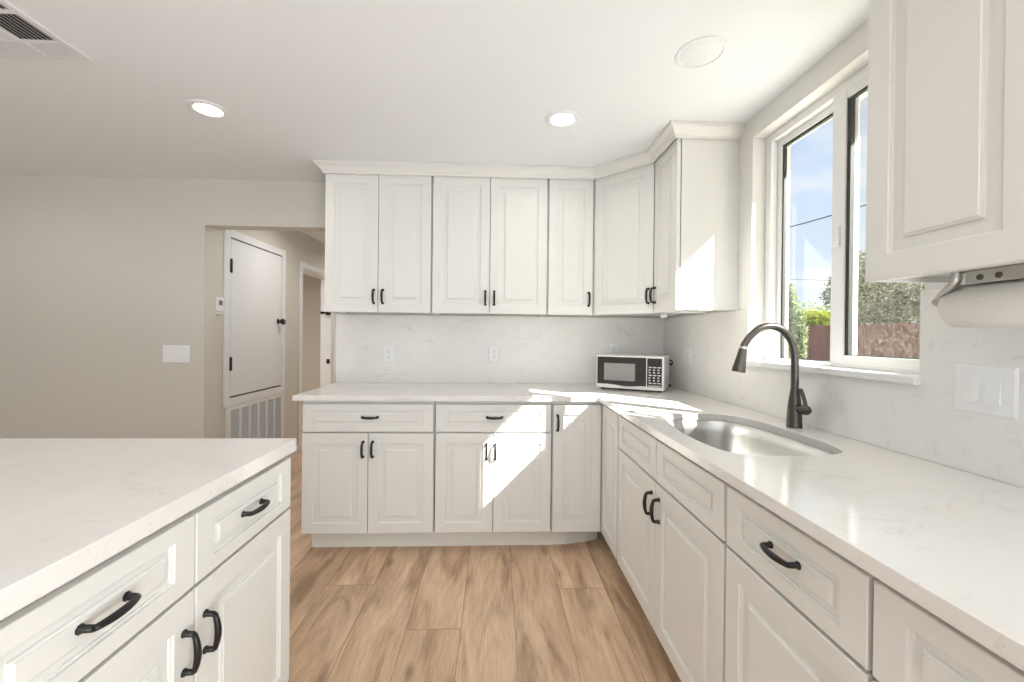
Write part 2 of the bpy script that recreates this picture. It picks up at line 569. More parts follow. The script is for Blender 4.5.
DX0, DX1, DZ = -3.331, -2.425, 2.027        # opening to the hallway in the back wall
wall('wall_back', [(LX - .12, DX0, 0, .12, 0, H), (DX0, DX1, 0, .12, DZ, H), (DX1, .13, 0, .12, 0, H)])
WY0, WY1, WZ0, WZ1 = -1.035, -1.862, 1.130, 2.250   # kitchen window opening in the right wall
wall('wall_right', [(0, .13, WY0, 0, 0, H), (0, .13, -3.6, WY1, 0, H), (0, .13, FY, -5.9, 0, H), (0, .13, -5.9, -3.6, 2.15, H), (0, .13, WY1, WY0, 0, WZ0), (0, .13, WY1, WY0, WZ1, H)], 'wall_lightened')
wall('wall_left', [(LX - .12, LX, FY, -4.0, 0, H), (LX - .12, LX, -1.8, 0, 0, H), (LX - .12, LX, -4.0, -1.8, 0, .7), (LX - .12, LX, -4.0, -1.8, 2.0, H)])
wall('wall_front', [(LX - .12, -3.9, FY - .12, FY, 0, H), (-.5, .13, FY - .12, FY, 0, H), (-3.9, -.5, FY - .12, FY, 2.15, H)])
struct(boxo('ceiling', (LX - .12, .16, FY - .12, HY + .12, H, H + .08), 'ceiling'))
# hallway
QY0, QY1, QZ = 1.518, 2.330, 1.972          # bedroom doorway in the hallway's left wall
wall('wall_hall_left', [(HXL - .12, HXL, .12, QY0, 0, H), (HXL - .12, HXL, QY1, HY, 0, H), (HXL - .12, HXL, QY0, QY1, QZ, H)])
wall('wall_hall_right', [(HXR, HXR + .12, .12, HY, 0, H)])
wall('wall_hall_end', [(-5.4, HXR + .12, HY, HY + .12, 0, H)])
wall('wall_side_room', [(-5.4, -5.28, .12, HY, 0, H), (-5.28, HXL - .12, .12, .24, 0, H)])

# outdoor skin of the right wall, with a smaller opening, and the roof overhang
wall('wall_outside', [(.13, .165, WY0 - .035, 1.5, -.3, 3.0), (.13, .165, -3.6, WY1 - .03, -.3, 3.0), (.13, .165, -6.6, -5.9, -.3, 3.0), (.13, .165, -5.9, -3.6, 2.15, 3.0), (.13, .165, -5.9, -3.6, -.3, -.02),
                      (.13, .165, WY1 - .03, WY0 - .035, -.3, WZ0 + .03), (.13, .165, WY1 - .03, WY0 - .035, WZ1 - .05, 3.0)], 'stucco')
bm = B()
vs = [(0.165, 3.0), (1.0, 2.890), (1.0, 3.01), (0.165, 3.3)]
a = [bm.verts.new((x, -6.6, z)) for x, z in vs]
b = [bm.verts.new((x, 1.5, z)) for x, z in vs]
for j in range(4):
    bm.faces.new((a[j], a[(j + 1) % 4], b[(j + 1) % 4], b[j]))
bm.faces.new(a[::-1]); bm.faces.new(b)
struct(fin('roof_eave', bm, 'stucco'))

# unseen roof on posts, added to keep the sun out of the sliding doors
wall('sun_block_roof', [(.17, 3.7, -10.2, -3.5, 2.60, 2.72), (-5.0, .17, -10.2, -6.64, 2.60, 2.72),
                    (3.5, 3.64, -3.7, -3.56, GZ, 2.60), (3.5, 3.64, -10.1, -9.96, GZ, 2.60), (-4.9, -4.76, -10.1, -9.96, GZ, 2.60)], 'stucco')
# casing of the bedroom doorway, the jambs inside it
def casing(name, X, y0, y1, z0, z1, w, t, bottom=False):
    bm = B()
    box(bm, X, X + t, y0 - w, y0, z0 - (w if bottom else 0), z1 + w)
    box(bm, X, X + t, y1, y1 + w, z0 - (w if bottom else 0), z1 + w)
    box(bm, X, X + t, y0, y1, z1, z1 + w)
    if bottom:
        box(bm, X, X + t, y0, y1, z0 - w, z0)
    return bm
struct(fin('trim_1', casing('c', HXL, QY0, QY1, 0, QZ, .062, .014), 'trim', bevel=.004))
bm = B()
box(bm, HXL - .13, HXL + .004, QY0, QY0 + .016, 0, QZ)
box(bm, HXL - .13, HXL + .004, QY1 - .016, QY1, 0, QZ)
box(bm, HXL - .13, HXL + .004, QY0, QY1, QZ - .016, QZ)
struct(fin('trim_2', bm, 'trim', bevel=.002))
bm = B()
box(bm, LX, DX0, -.014, 0, 0, .09)
struct(fin('baseboard_back', bm, 'trim', bevel=.004))
bm = B()
box(bm, HXL, HXL + .014, 1.18, QY0 - .064, 0, .09)
box(bm, HXL, HXL + .014, QY1 + .064, HY, 0, .09)
struct(fin('baseboard_hall', bm, 'trim', bevel=.004))

# strike plate and door latch on the far jamb of that doorway
def strike():
    bm = B()
    box(bm, HXL - .052, HXL - .012, QY1 - .020, QY1 - .0155, .885, .945)
    o = fin('strike_plate', bm, 'black', bevel=.0015)
    tag(o, 'small black strike plate low on the white hallway door jamb', 'strike plate')
    t = thing('door_latch', 'black knobbed latch high on the white hallway door jamb', 'latch', (HXL - .035, QY1 - .016, 1.53))
    bm = B(); box(bm, -.03, .03, -.006, 0, -.028, .028)
    fin('back_plate', bm, 'black', t, bevel=.0015)
    bm = B(); sweep(bm, [(-.03, -.002, 0), (-.03, -.03, 0), (-.055, -.042, 0), (-.075, -.044, 0)], [.010, .011, .016, .018], 12)
    fin('knob', bm, 'black', t, smooth=40)
strike()

# ------------------------------------------------------------------ kitchen window
def window():
    t = bpy.data.objects.new('window_1', None)
    COL.objects.link(t)
    struct(t)
    yo0, yo1, zo0, zo1 = WY0 + .012, WY1 - .0, WZ0 + .022, WZ1
    def ring(name, x0, x1, ya, yb, za, zb, wl, wr, wb, wt, m, bevel=.003):
        bm = B()      # ya is the far (larger) Y
        box(bm, x0, x1, ya - wl, ya, za, zb)
        box(bm, x0, x1, yb, yb + wr, za, zb)
        box(bm, x0, x1, yb + wr, ya - wl, za, za + wb)
        box(bm, x0, x1, yb + wr, ya - wl, zb - wt, zb)
        return fin(name, bm, m, t, bevel=bevel)
    ring('frame', .066, .13, WY0, WY1 - .03, zo0, zo1, .040, .030, .010, .036, 'vinyl')
    # far pane: fixed sash
    ring('sash', .098, .124, WY0 - .040, -1.480, zo0 + .010, zo1 - .036, .027, .030, .006, .030, 'vinyl')
    ring('gasket', .105, .119, WY0 - .067, -1.454, zo0 + .014, zo1 - .064, .010, .004, .006, .012, 'gasket', None)
    boxo('pane', (.109, .113, -1.451, WY0 - .075, zo0 + .016, zo1 - .072), 'glass', t)
    # near pane: sliding sash in the inner track
    ring('sash', .068, .096, -1.438, WY1 - .004, zo0 + .006, zo1 - .030, .063, .012, .042, .042, 'vinyl')
    ring('gasket', .074, .090, -1.499, WY1 + .006, zo0 + .046, zo1 - .070, .018, .006, .005, .010, 'gasket', None)
    boxo('pane', (.080, .084, WY1 + .010, -1.515, zo0 + .049, zo1 - .078), 'glass', t)
    # insect screen outside the sliding half
    ring('screen_frame', .118, .128, -1.483, WY1 - .012, zo0 + .012, zo1 - .040, .014, .012, .02, .02, 'vinyl', .001)
    boxo('insect_screen', (.1225, .1235, WY1 - .002, -1.496, zo0 + .030, zo1 - .058), 'mesh', t)
    bm = B(); box(bm, .062, .07, -1.458, -1.482, 1.62, 1.70)
    fin('latch', bm, 'vinyl', t, bevel=.003)
window()
o = struct(boxo('trim_3', (-.032, .070, WY1 - .004, WY0 - .002, WZ0 - .001, WZ0 + .023), 'vinyl', bevel=.003))   # window sill board

# unseen sliding doors added to admit daylight, and the window of the left wall
def opening_frame(name, axis, c, a0, a1, z0, z1, mullions):
    bm = B()
    def bx(p, q, za, zb):
        if axis == 'Y':
            box(bm, p, q, c - .06, c, za, zb)
        else:
            box(bm, c - .06, c, p, q, za, zb)
    w = .05
    bx(a0, a0 + w, z0, z1); bx(a1 - w, a1, z0, z1); bx(a0 + w, a1 - w, z0, z0 + w); bx(a0 + w, a1 - w, z1 - w, z1)
    for k in mullions:
        bx(k - w / 2, k + w / 2, z0 + w, z1 - w)
    return struct(fin(name, bm, 'vinyl', bevel=.003))
opening_frame('door_2', 'Y', FY - .03, -3.9, -.5, 0, 2.15, [-2.2])
opening_frame('door_3', 'X', .13, -5.9, -3.6, 0, 2.15, [-4.75])
opening_frame('window_2', 'X', LX - .03, -4.0, -1.8, .7, 2.0, [-2.9])

# ================================================================== CABINETRY
T = 0.020      # door thickness
def front_mesh(w, h, stile=.058, rail=.058, gw=.034, slope=.006):
    """raised-panel front: lower left corner at the origin, outside face at y = 0, back at y = T"""
    bm = B()
    rings = [(0, 0, T), (0, 0, .0018), (.0018, .0018, 0), (stile, rail, 0), (stile + .001, rail + .001, .005), (stile + .005, rail + .005, .006), (stile + .006, rail + .006, .0095),
             (stile + gw, rail + gw, .0095), (stile + gw + .001, rail + gw + .001, .0045), (stile + gw + slope, rail + gw + slope, .0030), (stile + gw + slope + .001, rail + gw + slope + .001, .0010)]
    vs = []
    for ix, iz, y in rings:
        vs.append([bm.verts.new(p) for p in ((ix, y, iz), (w - ix, y, iz), (w - ix, y, h - iz), (ix, y, h - iz))])
    bm.faces.new(vs[0])
    for a, b in zip(vs, vs[1:]):
        for j in range(4):
            bm.faces.new((a[j], a[(j + 1) % 4], b[(j + 1) % 4], b[j]))
    bm.faces.new(vs[-1])
    return bm

PULL = None
def pull_mesh():
    """arched bar pull, length along z, standing off in -y"""
    global PULL
    if PULL is None:
        bm = B()
        L = .0425
        def sq(pts, rr, k):
            sweep(bm, pts, rr, 8, ry=k, up=(1, 0, 0))
        # feet
        for s in (-1, 1):
            sweep(bm, [(0, 0, s * L), (0, -.003, s * L), (0, -.006, s * L * .985), (0, -.022, s * L * .965)], [.0088, .0086, .0064, .0060], 8, up=(1, 0, 0))
        # bowed grip
        pts, rr = [], []
        for k in range(13):
            u = -1 + 2 * k / 12
            pts.append((0, -.0225 - .0075 * (1 - u * u), u * L * .985))
            rr.append(.0054 + .0020 * (1 - u * u))
        sweep(bm, pts, rr, 8, up=(1, 0, 0))
        bmesh.ops.recalc_face_normals(bm, faces=bm.faces[:])
        PULL = bpy.data.meshes.new('handle')
        bm.to_mesh(PULL)
        bm.free()
        PULL.materials.append(M['black'])
        for p in PULL.polygons:
            p.use_smooth = True
    return PULL

def add_front(par, kind, x0, x1, z0, z1, handle=None):
    w, h = x1 - x0, z1 - z0
    if kind == 'drawer':
        bm = front_mesh(w, h, .056, .036, .019, .005)
    else:
        bm = front_mesh(w, h)
    d = fin(kind, bm, 'cabinet', par)
    d.location = (x0, 0, z0)
    if handle:
        hx, hz, vertical = handle
        # handle given in cabinet coordinates
        p = link('handle', pull_mesh(), d)
        inset = .002 if kind == 'drawer' else 0.0
        p.location = (hx - x0, inset, hz - z0)
        if not vertical:
            p.rotation_euler = (0, PI / 2, 0)
    return d

ZT = .883     # top of the base cabinets
def base_unit(name, label, loc, rotz, w, fronts, depth=.60, group=None, top=ZT, hollow=False):
    t = thing(name, label, 'cabinet', loc, rotz, group)
    bm = B()
    if hollow:
        box(bm, .001, .017, T + .005, depth, .112, top); box(bm, w - .017, w - .001, T + .005, depth, .112, top)
        box(bm, .017, w - .017, T + .005, T + .016, .112, top); box(bm, .017, w - .017, depth - .010, depth, .112, top)
        box(bm, .017, w - .017, T + .016, depth - .010, .112, .130)
    else:
        box(bm, 0.001, w - .001, T + .005, depth, .112, top)
    box(bm, 0.001, w - .001, .160, depth, 0.0, .112)
    fin('body', bm, 'cabinet', t)
    for f in fronts:
        add_front(t, *f)
    return t
Z1, Z2, Z3, Z4 = .119, .694, .703, .862      # door bottom/top, drawer bottom/top
RB = -PI / 2
BY = -.63
# back run
base_unit('base_cabinet', 'white two-door base cabinet with drawer at the free left end of the back run', (-2.360, BY, 0), 0, .752,
          [('drawer', .006, .746, Z3, Z4, (.386, .787, False)),
           ('door', .004, .374, Z1, Z2, (.349, .603, True)), ('door', .378, .748, Z1, Z2, (.403, .603, True))])
base_unit('base_cabinet', 'white two-door base cabinet with drawer beside the corner cabinet, crossed by diagonal sunlight', (-1.606, BY, 0), 0, .682,
          [('drawer', .008, .674, Z3, Z4, (.346, .787, False)),
           ('door', .008, .339, Z1, Z2, (.300, .588, True)), ('door', .343, .676, Z1, Z2, (.352, .588, True))])
# corner unit: L-shaped body with two doors meeting at right angles
def corner_unit():
    t = thing('corner_cabinet', 'white corner base cabinet whose two tall doors meet at a right angle', 'cabinet', (-.922, BY, 0), 0)
    bm = B()
    out2 = [(.001, .022), (.314, .022), (.314, -.312), (.920, -.312), (.920, .62), (.001, .62)]
    slab(bm, out2, .112, ZT)
    out3 = [(.001, .160), (.30, .26), (.43, .20), (.43, -.312), (.920, -.312), (.920, .62), (.001, .62)]
    slab(bm, out3, 0, .112)
    fin('body', bm, 'cabinet', t)
    add_front(t, 'door', .005, .288, Z1 - .002, Z4, (.030, .756, True))
    bm = front_mesh(.296, Z4 - Z1 + .002)
    d = fin('door', bm, 'cabinet', t)
    d.location = (.292, -.006, Z1 - .002)
    d.rotation_euler = (0, 0, RB)
corner_unit()
# right run (front faces -X); local x runs toward the camera
base_unit('sink_cabinet', 'white sink base cabinet with two false drawer fronts and paired black door pulls', (-.63, -.945, 0), RB, .985,
          [('drawer', .014, .496, Z3, Z4), ('drawer', .502, .976, Z3, Z4),
           ('door', .014, .496, Z1 - .004, Z2), ('door', .502, .976, Z1 - .004, Z2)], depth=.605, hollow=True)
sk = [o for o in COL.objects if o.name.startswith('sink_cabinet')][0]
for ch, hx in ((2, .462), (3, .536)):
    d = [c for c in COL.objects if c.parent == sk and c.name.startswith('door')][ch - 2]
    p = link('handle', pull_mesh(), d)
    p.location = (hx - (.014 if ch == 2 else .502), 0, .600 - (Z1 - .004))
base_unit('base_cabinet', 'white base cabinet right of the sink with one drawer and a single door', (-.63, -1.932, 0), RB, .432,
          [('drawer', .004, .428, Z3, Z4, (.226, .792, False)), ('door', .004, .428, Z1, Z2, (.395, .60, True))], depth=.605)
base_unit('base_cabinet', 'white base cabinet nearest the camera in the right run, cut off by the frame corner', (-.63, -2.366, 0), RB, .60,
          [('drawer', .004, .596, Z3, Z4, (.30, .792, False)), ('door', .004, .298, Z1, Z2, (.268, .60, True)), ('door', .302, .596, Z1, Z2, (.332, .60, True))], depth=.605)

# toe kick of the back run with its bent end in the corner
bm = B()
profile_along(bm, [(-2.332, -.535), (-.95, -.535), (-.82, -.527), (-.70, -.500), (-.615, -.462)], [(0, 0), (.012, 0), (.012, .099), (0, .099)], 1)
tag(fin('toe_kick', bm, 'toe', bevel=.001), 'white toe kick board under the back cabinets, bent at the corner', 'toe kick')

# island (front faces +X); local x runs away from the camera
IX = -1.93
ISL = [(-2.071, -1.637), (-2.505, -2.073), (-2.94, -2.507)]
isl_lab = ['white island cabinet at the far end with drawer and right-hand door',
           'white island cabinet nearer the camera with drawer and left-hand door',
           'white island cabinet behind the frame edge nearest the camera']
for k, (ya, yb) in enumerate(ISL):
    w = yb - ya
    hx = .030 if k == 0 else w - .034
    base_unit('island_cabinet', isl_lab[k], (IX, ya, 0), PI / 2, w,
              [('drawer', .002, w - .002, .693, .853, (w / 2, .777, False)), ('door', .002, w - .002, Z1, .684, (hx, .565, True))], depth=1.06, top=.872)
bm = B()
slab(bm, [(-3.05, -3.05), (-1.917, -3.05), (-1.917, -1.628), (-3.05, -1.628)], .873, .914)
tag(fin('island_countertop', bm, 'quartz', bevel=.002), 'veined white quartz slab on the island cabinets', 'countertop')

# main L-shaped worktop with the sink cut-out
SINK = [(-.502, -1.190), (-.518, -1.25), (-.548, -1.37), (-.570, -1.50), (-.574, -1.62), (-.562, -1.745), (-.532, -1.806), (-.47, -1.832), (-.35, -1.838), (-.235, -1.824),
        (-.172, -1.775), (-.150, -1.66), (-.147, -1.50), (-.152, -1.38), (-.168, -1.28), (-.205, -1.212), (-.27, -1.178), (-.38, -1.171), (-.46, -1.172)]
sink2d = [(p.x, p.y) for p in smoothpts([(x, y, 0) for x, y in SINK], 4, True)]
bm = B()
slab(bm, [(-2.400, -.001), (-2.400, -.655), (-.655, -.655), (-.655, -3.0), (-.001, -3.0), (-.001, -.001)], .884, .914, [sink2d])
tag(fin('countertop', bm, 'quartz', bevel=.0018), 'L-shaped veined white quartz worktop around the sink', 'countertop')

# backsplash slabs
ZB = 1.404
bm = B(); box(bm, -2.404, -.0135, -.013, -.0006, .9145, ZB)
tag(fin('backsplash', bm, 'quartz_lightened', bevel=.001), 'white quartz backsplash behind the microwave along the back wall', 'backsplash')
bm = B()
slab(bm, [(-.0005, .9145), (-3.0, .9145), (-3.0, ZB), (WY1, ZB), (WY1, WZ0 - .001), (WY0, WZ0 - .001), (WY0, ZB), (-.0005, ZB)], -.0130, -.0006)
for v in bm.verts:
    v.co = Vector((v.co.z, v.co.x, v.co.y))
tag(fin('backsplash', bm, 'quartz_lightened', bevel=.001), 'white quartz backsplash around the window behind the sink', 'backsplash')

# upper cabinets
U0, U1 = 1.406, 2.294
def upper_unit(label, loc, rotz, w, fronts, depth=.33, group=None):
    t = thing('wall_cabinet', label, 'cabinet', loc, rotz, group)
    bm = B()
    tt = .015
    bx = lambda *a: box(bm, *a)
    bx(.001, w - .001, T + .005, depth, U0 + .012, U1 + .004)           # closed body, raised floor
    bx(.001, .001 + tt, T + .005, depth, U0, U0 + .012)                 # side skirts
    bx(w - .001 - tt, w - .001, T + .005, depth, U0, U0 + .012)
    bx(.001 + tt, w - .001 - tt, T + .005, T + .02, U0, U0 + .012)
    fin('body', bm, 'cabinet', t)
    for f in fronts:
        add_front(t, *f)
    return t
D0, D1 = U0 - .001, U1 - .002
HZ = 1.507
upper_unit('tall white two-door wall cabinet at the left end beside the hallway opening', (-2.360, -.33, 0), 0, .682,
           [('door', .002, .338, D0, D1, (.315, HZ, True)), ('door', .342, .676, D0, D1, (.372, HZ, True))])
upper_unit('white two-door wall cabinet in the middle of the back wall', (-1.678, -.33, 0), 0, .756,
           [('door', .006, .375, D0, D1, (.350, HZ, True)), ('door', .379, .750, D0, D1, (.408, HZ, True))])
upper_unit('narrow white single-door wall cabinet left of the diagonal corner cabinet', (-.922, -.33, 0), 0, .302,
           [('door', .006, .298, D0, D1, (.272, HZ, True))])
def diag_upper():
    L = .29 * math.sqrt(2)
    t = thing('wall_cabinet', 'white corner wall cabinet with its single door set diagonally', 'cabinet', (-.618, -.33, 0), 0)
    bm = B()
    slab(bm, [(.0, .023), (.293, -.27), (.616, -.27), (.616, .328), (.0, .328)], U0 + .012, U1 + .004)
    fin('body', bm, 'cabinet', t)
    bm = front_mesh(L - .012, D1 - D0)
    d = fin('door', bm, 'cabinet', t)
    d.location = (.004, -.008, D0)
    d.rotation_euler = (0, 0, -PI / 4)
    p = link('handle', pull_mesh(), d)
    p.location = (L - .040, 0, HZ - D0)
diag_upper()
upper_unit('white wall cabinet right of the diagonal one with a sunlit side panel', (-.33, -.622, 0), RB, .302,
           [('door', .004, .300, D0, D1, (.030, HZ, True))])
upper_unit('white wall cabinet right of the window above the paper towel roll', (-.33, -2.020, 0), RB, .69,
           [('door', .001, .343, D0, D1), ('door', .347, .689, D0, D1)])

# crown moulding
CP = [(0.004, U1 - .006), (.010, U1 - .006), (.012, U1 + .006), (.020, U1 + .013), (.030, U1 + .028), (.043, U1 + .040), (.052, U1 + .044), (.052, H - .001), (-.012, H - .001), (-.012, U1 + .0045), (0.004, U1 + .0045)]
bm = B()
path = [(-2.361, -.001), (-2.361, -.335), (-.620, -.335), (-.335, -.620), (-.335, -.926), (-.001, -.926)]
profile_along(bm, path, CP, 1)
tag(fin('crown_moulding', bm, 'cabinet'), 'white crown moulding along the tops of the corner wall cabinets', 'moulding')
bm = B()
profile_along(bm, [(-.001, -2.016), (-.335, -2.016), (-.335, -2.715)], CP, 1)
tag(fin('crown_moulding', bm, 'cabinet'), 'white crown moulding above the wall cabinet right of the window', 'moulding')

# under-cabinet lamp in the corner
t = thing('under_cabinet_light', 'small grey lamp fixed under the wall cabinet right of the diagonal one', 'lamp', (-.155, -.345, U0 - .002), 1.2)
bm = B(); box(bm, -.075, .075, -.022, .022, -.012, .0138)
fin('housing', bm, 'nickel', t, bevel=.003)
bm = B(); box(bm, -.065, .065, -.016, .016, -.015, -.012)
fin('diffuser', bm, 'plastic', t)

# ================================================================== SINK AND FAUCET
def sink():
    t = thing('sink', 'undermount stainless steel D-shaped sink bowl in the worktop', 'sink', (-.36, -1.505, .72))
    c = Vector((-.36, -1.505))
    bm = B()
    def ringat(scale, z, off=0.0):
        r = []
        for x, y in sink2d:
            d = Vector((x, y)) - c
            q = d * scale + d.normalized() * off
            r.append(bm.verts.new((q.x, q.y, z - .72)))
        return r
    rings = [ringat(1, .8835, .020), ringat(1, .8835, .006), ringat(1, .878, .003), ringat(.995, .83), ringat(.985, .735), ringat(.965, .708), ringat(.92, .694), ringat(.80, .690), ringat(.12, .684), ringat(.11, .678)]
    n = len(sink2d)
    for a, b in zip(rings, rings[1:]):
        for j in range(n):
            bm.faces.new((a[j], a[(j + 1) % n], b[(j + 1) % n], b[j]))
    bm.faces.new(rings[-1])
    o = fin('bowl', bm, 'steel', t, smooth=50)
    bm = B()
    lathe(bm, [(.044, -.034), (.044, -.030), (.036, -.031), (.030, -.038), (.006, -.040), (.006, -.030), (.003, -.028)], (0, 0, 0), 28)
    fin('drain', bm, 'steel', t, smooth=40)
sink()

def faucet():
    t = thing('faucet', 'dark bronze gooseneck pull-down faucet behind the sink', 'faucet', (-.083, -1.452, .914))
    bm = B()
    lathe(bm, [(.027, 0), (.0275, .004), (.0265, .010), (.0255, .05), (.0235, .085), (.0195, .115), (.0165, .135), (.0155, .145)], n=32)
    fin('body', bm, 'bronze', t, smooth=40)
    bm = B()
    pts = smoothpts([(0, 0, .140), (0, 0, .22), (-.004, 0, .290), (-.022, 0, .345), (-.055, 0, .382), (-.100, 0, .396), (-.146, 0, .385), (-.182, 0, .355), (-.208, 0, .316)], 5)
    sweep(bm, pts, [.0155] + [.0138] * (len(pts) - 1), 16)
    fin('neck', bm, 'bronze', t, smooth=40)
    bm = B()
    d = Vector((-.19, 0, -1)).normalized()
    p0 = Vector((-.2085, 0, .3155))
    sweep(bm, [p0, p0 + d * .010], [.0135, .0135], 16)
    o = fin('collar', bm, 'silver', t, smooth=40)
    o['label'] = 'bright silver collar'
    bm = B()
    q = p0 + d * .0102
    sweep(bm, [q, q + d * .012, q + d * .055, q + d * .086, q + d * .092, q + d * .092], [.0145, .0155, .0205, .0245, .0235, .016], 20)
    fin('spray_head', bm, 'bronze', t, smooth=40)
    bm = B()
    sweep(bm, [(0, -.010, .082), (0, -.040, .078), (0, -.052, .077)], [.0155, .0150, .0150], 18)
    lathe(bm, [(.004, -.0785), (.0125, -.074), (.0185, -.064), (.0195, -.054), (.0165, -.046), (.010, -.042)], (0, 0, .077), 20, 'Y')
    fin('handle_hub', bm, 'bronze', t, smooth=40)
    bm = B()
    sweep(bm, [(0, -.058, .088), (0, -.054, .105), (0, -.043, .130), (0, -.030, .150), (0, -.027, .153)], [.0075, .0070, .0072, .0080, .0045], 12)
    fin('lever', bm, 'bronze', t, smooth=40)
faucet()

# ================================================================== MICROWAVE
def microwave():
    rz = -math.radians(29.0)
    t = thing('microwave', 'compact white microwave oven with black glass door in the corner', 'microwave', (-.582, -.296, .9145), rz)
    w, d, h, f = .424, .300, .226, .012
    bm = B(); box(bm, 0, w, .006, d, f, h)
    fin('casing', bm, 'mw_white', t, bevel=.006)
    for x in (.03, w - .03):
        for y in (.04, d - .03):
            bm = B(); lathe(bm, [(.012, 0), (.012, f)], (x, y, 0), 12)
            fin('foot', bm, 'rubber', t)
    # white front bezel
    bm = B(); box(bm, 0, w, -.006, .006, f, h)
    fin('bezel', bm, 'mw_white', t, bevel=.004)
    # door: dark glass with wavy lower edge
    bm = B()
    x0, x1, zt = .007, .318, h - .010
    lo = [(x0, .040), (.06, .040), (.12, .037), (.18, .030), (.23, .031), (.28, .036), (x1, .037)]
    lo = [(p.x, p.y) for p in smoothpts([(a, b, 0) for a, b in lo], 4)]
    slab(bm, lo + [(x1, zt), (x0, zt)], -.0065, .004)
    for v in bm.verts:
        v.co = Vector((v.co.x, -v.co.z - .006, v.co.y))
    dr = fin('door', bm, 'mw_black', t)
    bm = B()
    slab(bm, [(.052, .064), (.250, .064), (.250, h - .050), (.052, h - .050)], -.001, .0025)
    for v in bm.verts:
        v.co = Vector((v.co.x, -v.co.z - .0095, v.co.y))
    o = fin('door_window', bm, 'mw_window', dr)
    o['label'] = 'grey meshed viewing window'
    bm = B()
    lo2 = [(x, z - .004) for x, z in lo]
    slab(bm, lo2 + [(x, z + .001) for x, z in lo[::-1]], -.0065, .002)
    for v in bm.verts:
        v.co = Vector((v.co.x, -v.co.z - .006, v.co.y))
    o = fin('trim_strip', bm, 'silver', dr)
    # control panel
    bm = B(); box(bm, .324, w - .012, -.0105, -.006, .034, h - .012)
    cp = fin('control_panel', bm, 'mw_black', t, bevel=.001)
    bm = B(); box(bm, .332, w - .020, -.0115, -.0104, h - .052, h - .026)
    fin('display', bm, 'mw_black', cp)
    for r in range(8):
        for c in range(3):
            z = h - .072 - r * .0165
            x = .334 + c * .0265
            if z < .045:
                continue
            wd = .020 if r in (0, 3, 6) else .011
            bm = B(); box(bm, x, x + wd, -.0115, -.0104, z, z + (.007 if r in (0, 3, 6) else .008))
            fin('button', bm, 'key', cp)
    bm = B(); box(bm, .330, w - .018, -.0115, -.0104, .038, .044)
    fin('door_button', bm, 'silver', cp)
    # power cord looped behind the right side
    bm = B()
    pts = smoothpts([(w - .06, d + .006, .16), (w - .02, d + .010, .19), (w + .012, d - .015, .190), (w + .022, d - .035, .178), (w + .016, d - .028, .160), (w + .004, d - .004, .166), (w - .05, d + .014, .15),
                     (w - .09, d + .016, .09), (w - .05, d + .012, .03), (w - .005, d + .008, .016), (w + .010, d - .018, .012), (w + .006, d + .002, .022), (w - .03, d + .014, .03)], 6)
    sweep(bm, pts, .0042, 10)
    fin('power_cord', bm, 'rubber', t, smooth=40)
microwave()

# ================================================================== SWITCHES, OUTLETS, THERMOSTAT
def plate_bm(w, h, t=.006):
    bm = B()
    a = [bm.verts.new((x, 0, z)) for x, z in ((-w / 2, -h / 2), (w / 2, -h / 2), (w / 2, h / 2), (-w / 2, h / 2))]
    b = [bm.verts.new((x, -t, z)) for x, z in ((-w / 2 + .005, -h / 2 + .005), (w / 2 - .005, -h / 2 + .005), (w / 2 - .005, h / 2 - .005), (-w / 2 + .005, h / 2 - .005))]
    m = [bm.verts.new((x, -t * .45, z)) for x, z in ((-w / 2, -h / 2), (w / 2, -h / 2), (w / 2, h / 2), (-w / 2, h / 2))]
    bm.faces.new(a)
    for p, q in ((a, m), (m, b)):
        for j in range(4):
            bm.faces.new((p[j], p[(j + 1) % 4], q[(j + 1) % 4], q[j]))
    bm.faces.new(b)
    return bm
def switch(label, loc, rz, n, w, h):
    t = thing('light_switch', label, 'light switch', loc, rz)
    fin('cover_plate', plate_bm(w, h), 'plastic', t, bevel=.001)
    for k in range(n):
        x = (k - (n - 1) / 2) * .046
        bm = B()        # rocker, tilted paddle: top pressed in
        z0, z1, r = -.033, .033, .0155
        a = [bm.verts.new(p) for p in ((x - r, -.0055, z0), (x + r, -.0055, z0), (x + r, -.0055, z1), (x - r, -.0055, z1))]
        b = [bm.verts.new(p) for p in ((x - r, -.0115, z0), (x + r, -.0115, z0), (x + r, -.0068, z1), (x - r, -.0068, z1))]
        bm.faces.new(a); bm.faces.new(b)
        for j in range(4):
            bm.faces.new((a[j], a[(j + 1) % 4], b[(j + 1) % 4], b[j]))
        fin('rocker', bm, 'plastic', t, bevel=.0008)
        for z in (-.048, .048):
            bm = B(); lathe(bm, [(.003, -.0055), (.003, -.0068), (.0018, -.0072)], (x, 0, z), 10, 'Y')
            fin('screw', bm, 'plastic', t)
switch('white triple rocker switch on the beige wall left of the hallway', (-3.522, -.0005, 1.110), 0, 3, .186, .124)
switch('white double rocker switch on the quartz backsplash right of the window', (-.0125, -2.026, 1.135), RB, 2, .137, .126)
def outlet(label, loc, rz, group=None):
    t = thing('wall_outlet', label, 'outlet', loc, rz, group)
    fin('cover_plate', plate_bm(.080, .122), 'plastic', t, bevel=.001)
    bm = B(); box(bm, -.0165, .0165, -.0075, -.005, -.034, .034)
    rc = fin('receptacle', bm, 'plastic', t, bevel=.001)
    for z in (-.018, .018):
        bm = B()
        box(bm, -.0075, -.0055, -.0080, -.0070, z - .003, z + .006)
        box(bm, .0050, .0072, -.0080, -.0070, z - .004, z + .007)
        lathe(bm, [(.0024, -.0080), (.0024, -.0070)], (0, 0, z - .010), 8, 'Y')
        fin('slots', bm, 'slot', rc)
outlet('white wall outlet on the backsplash above the left base cabinet', (-2.026, -.0125, 1.122), 0)
outlet('white wall outlet in the middle of the back backsplash', (-1.268, -.0125, 1.130), 0)
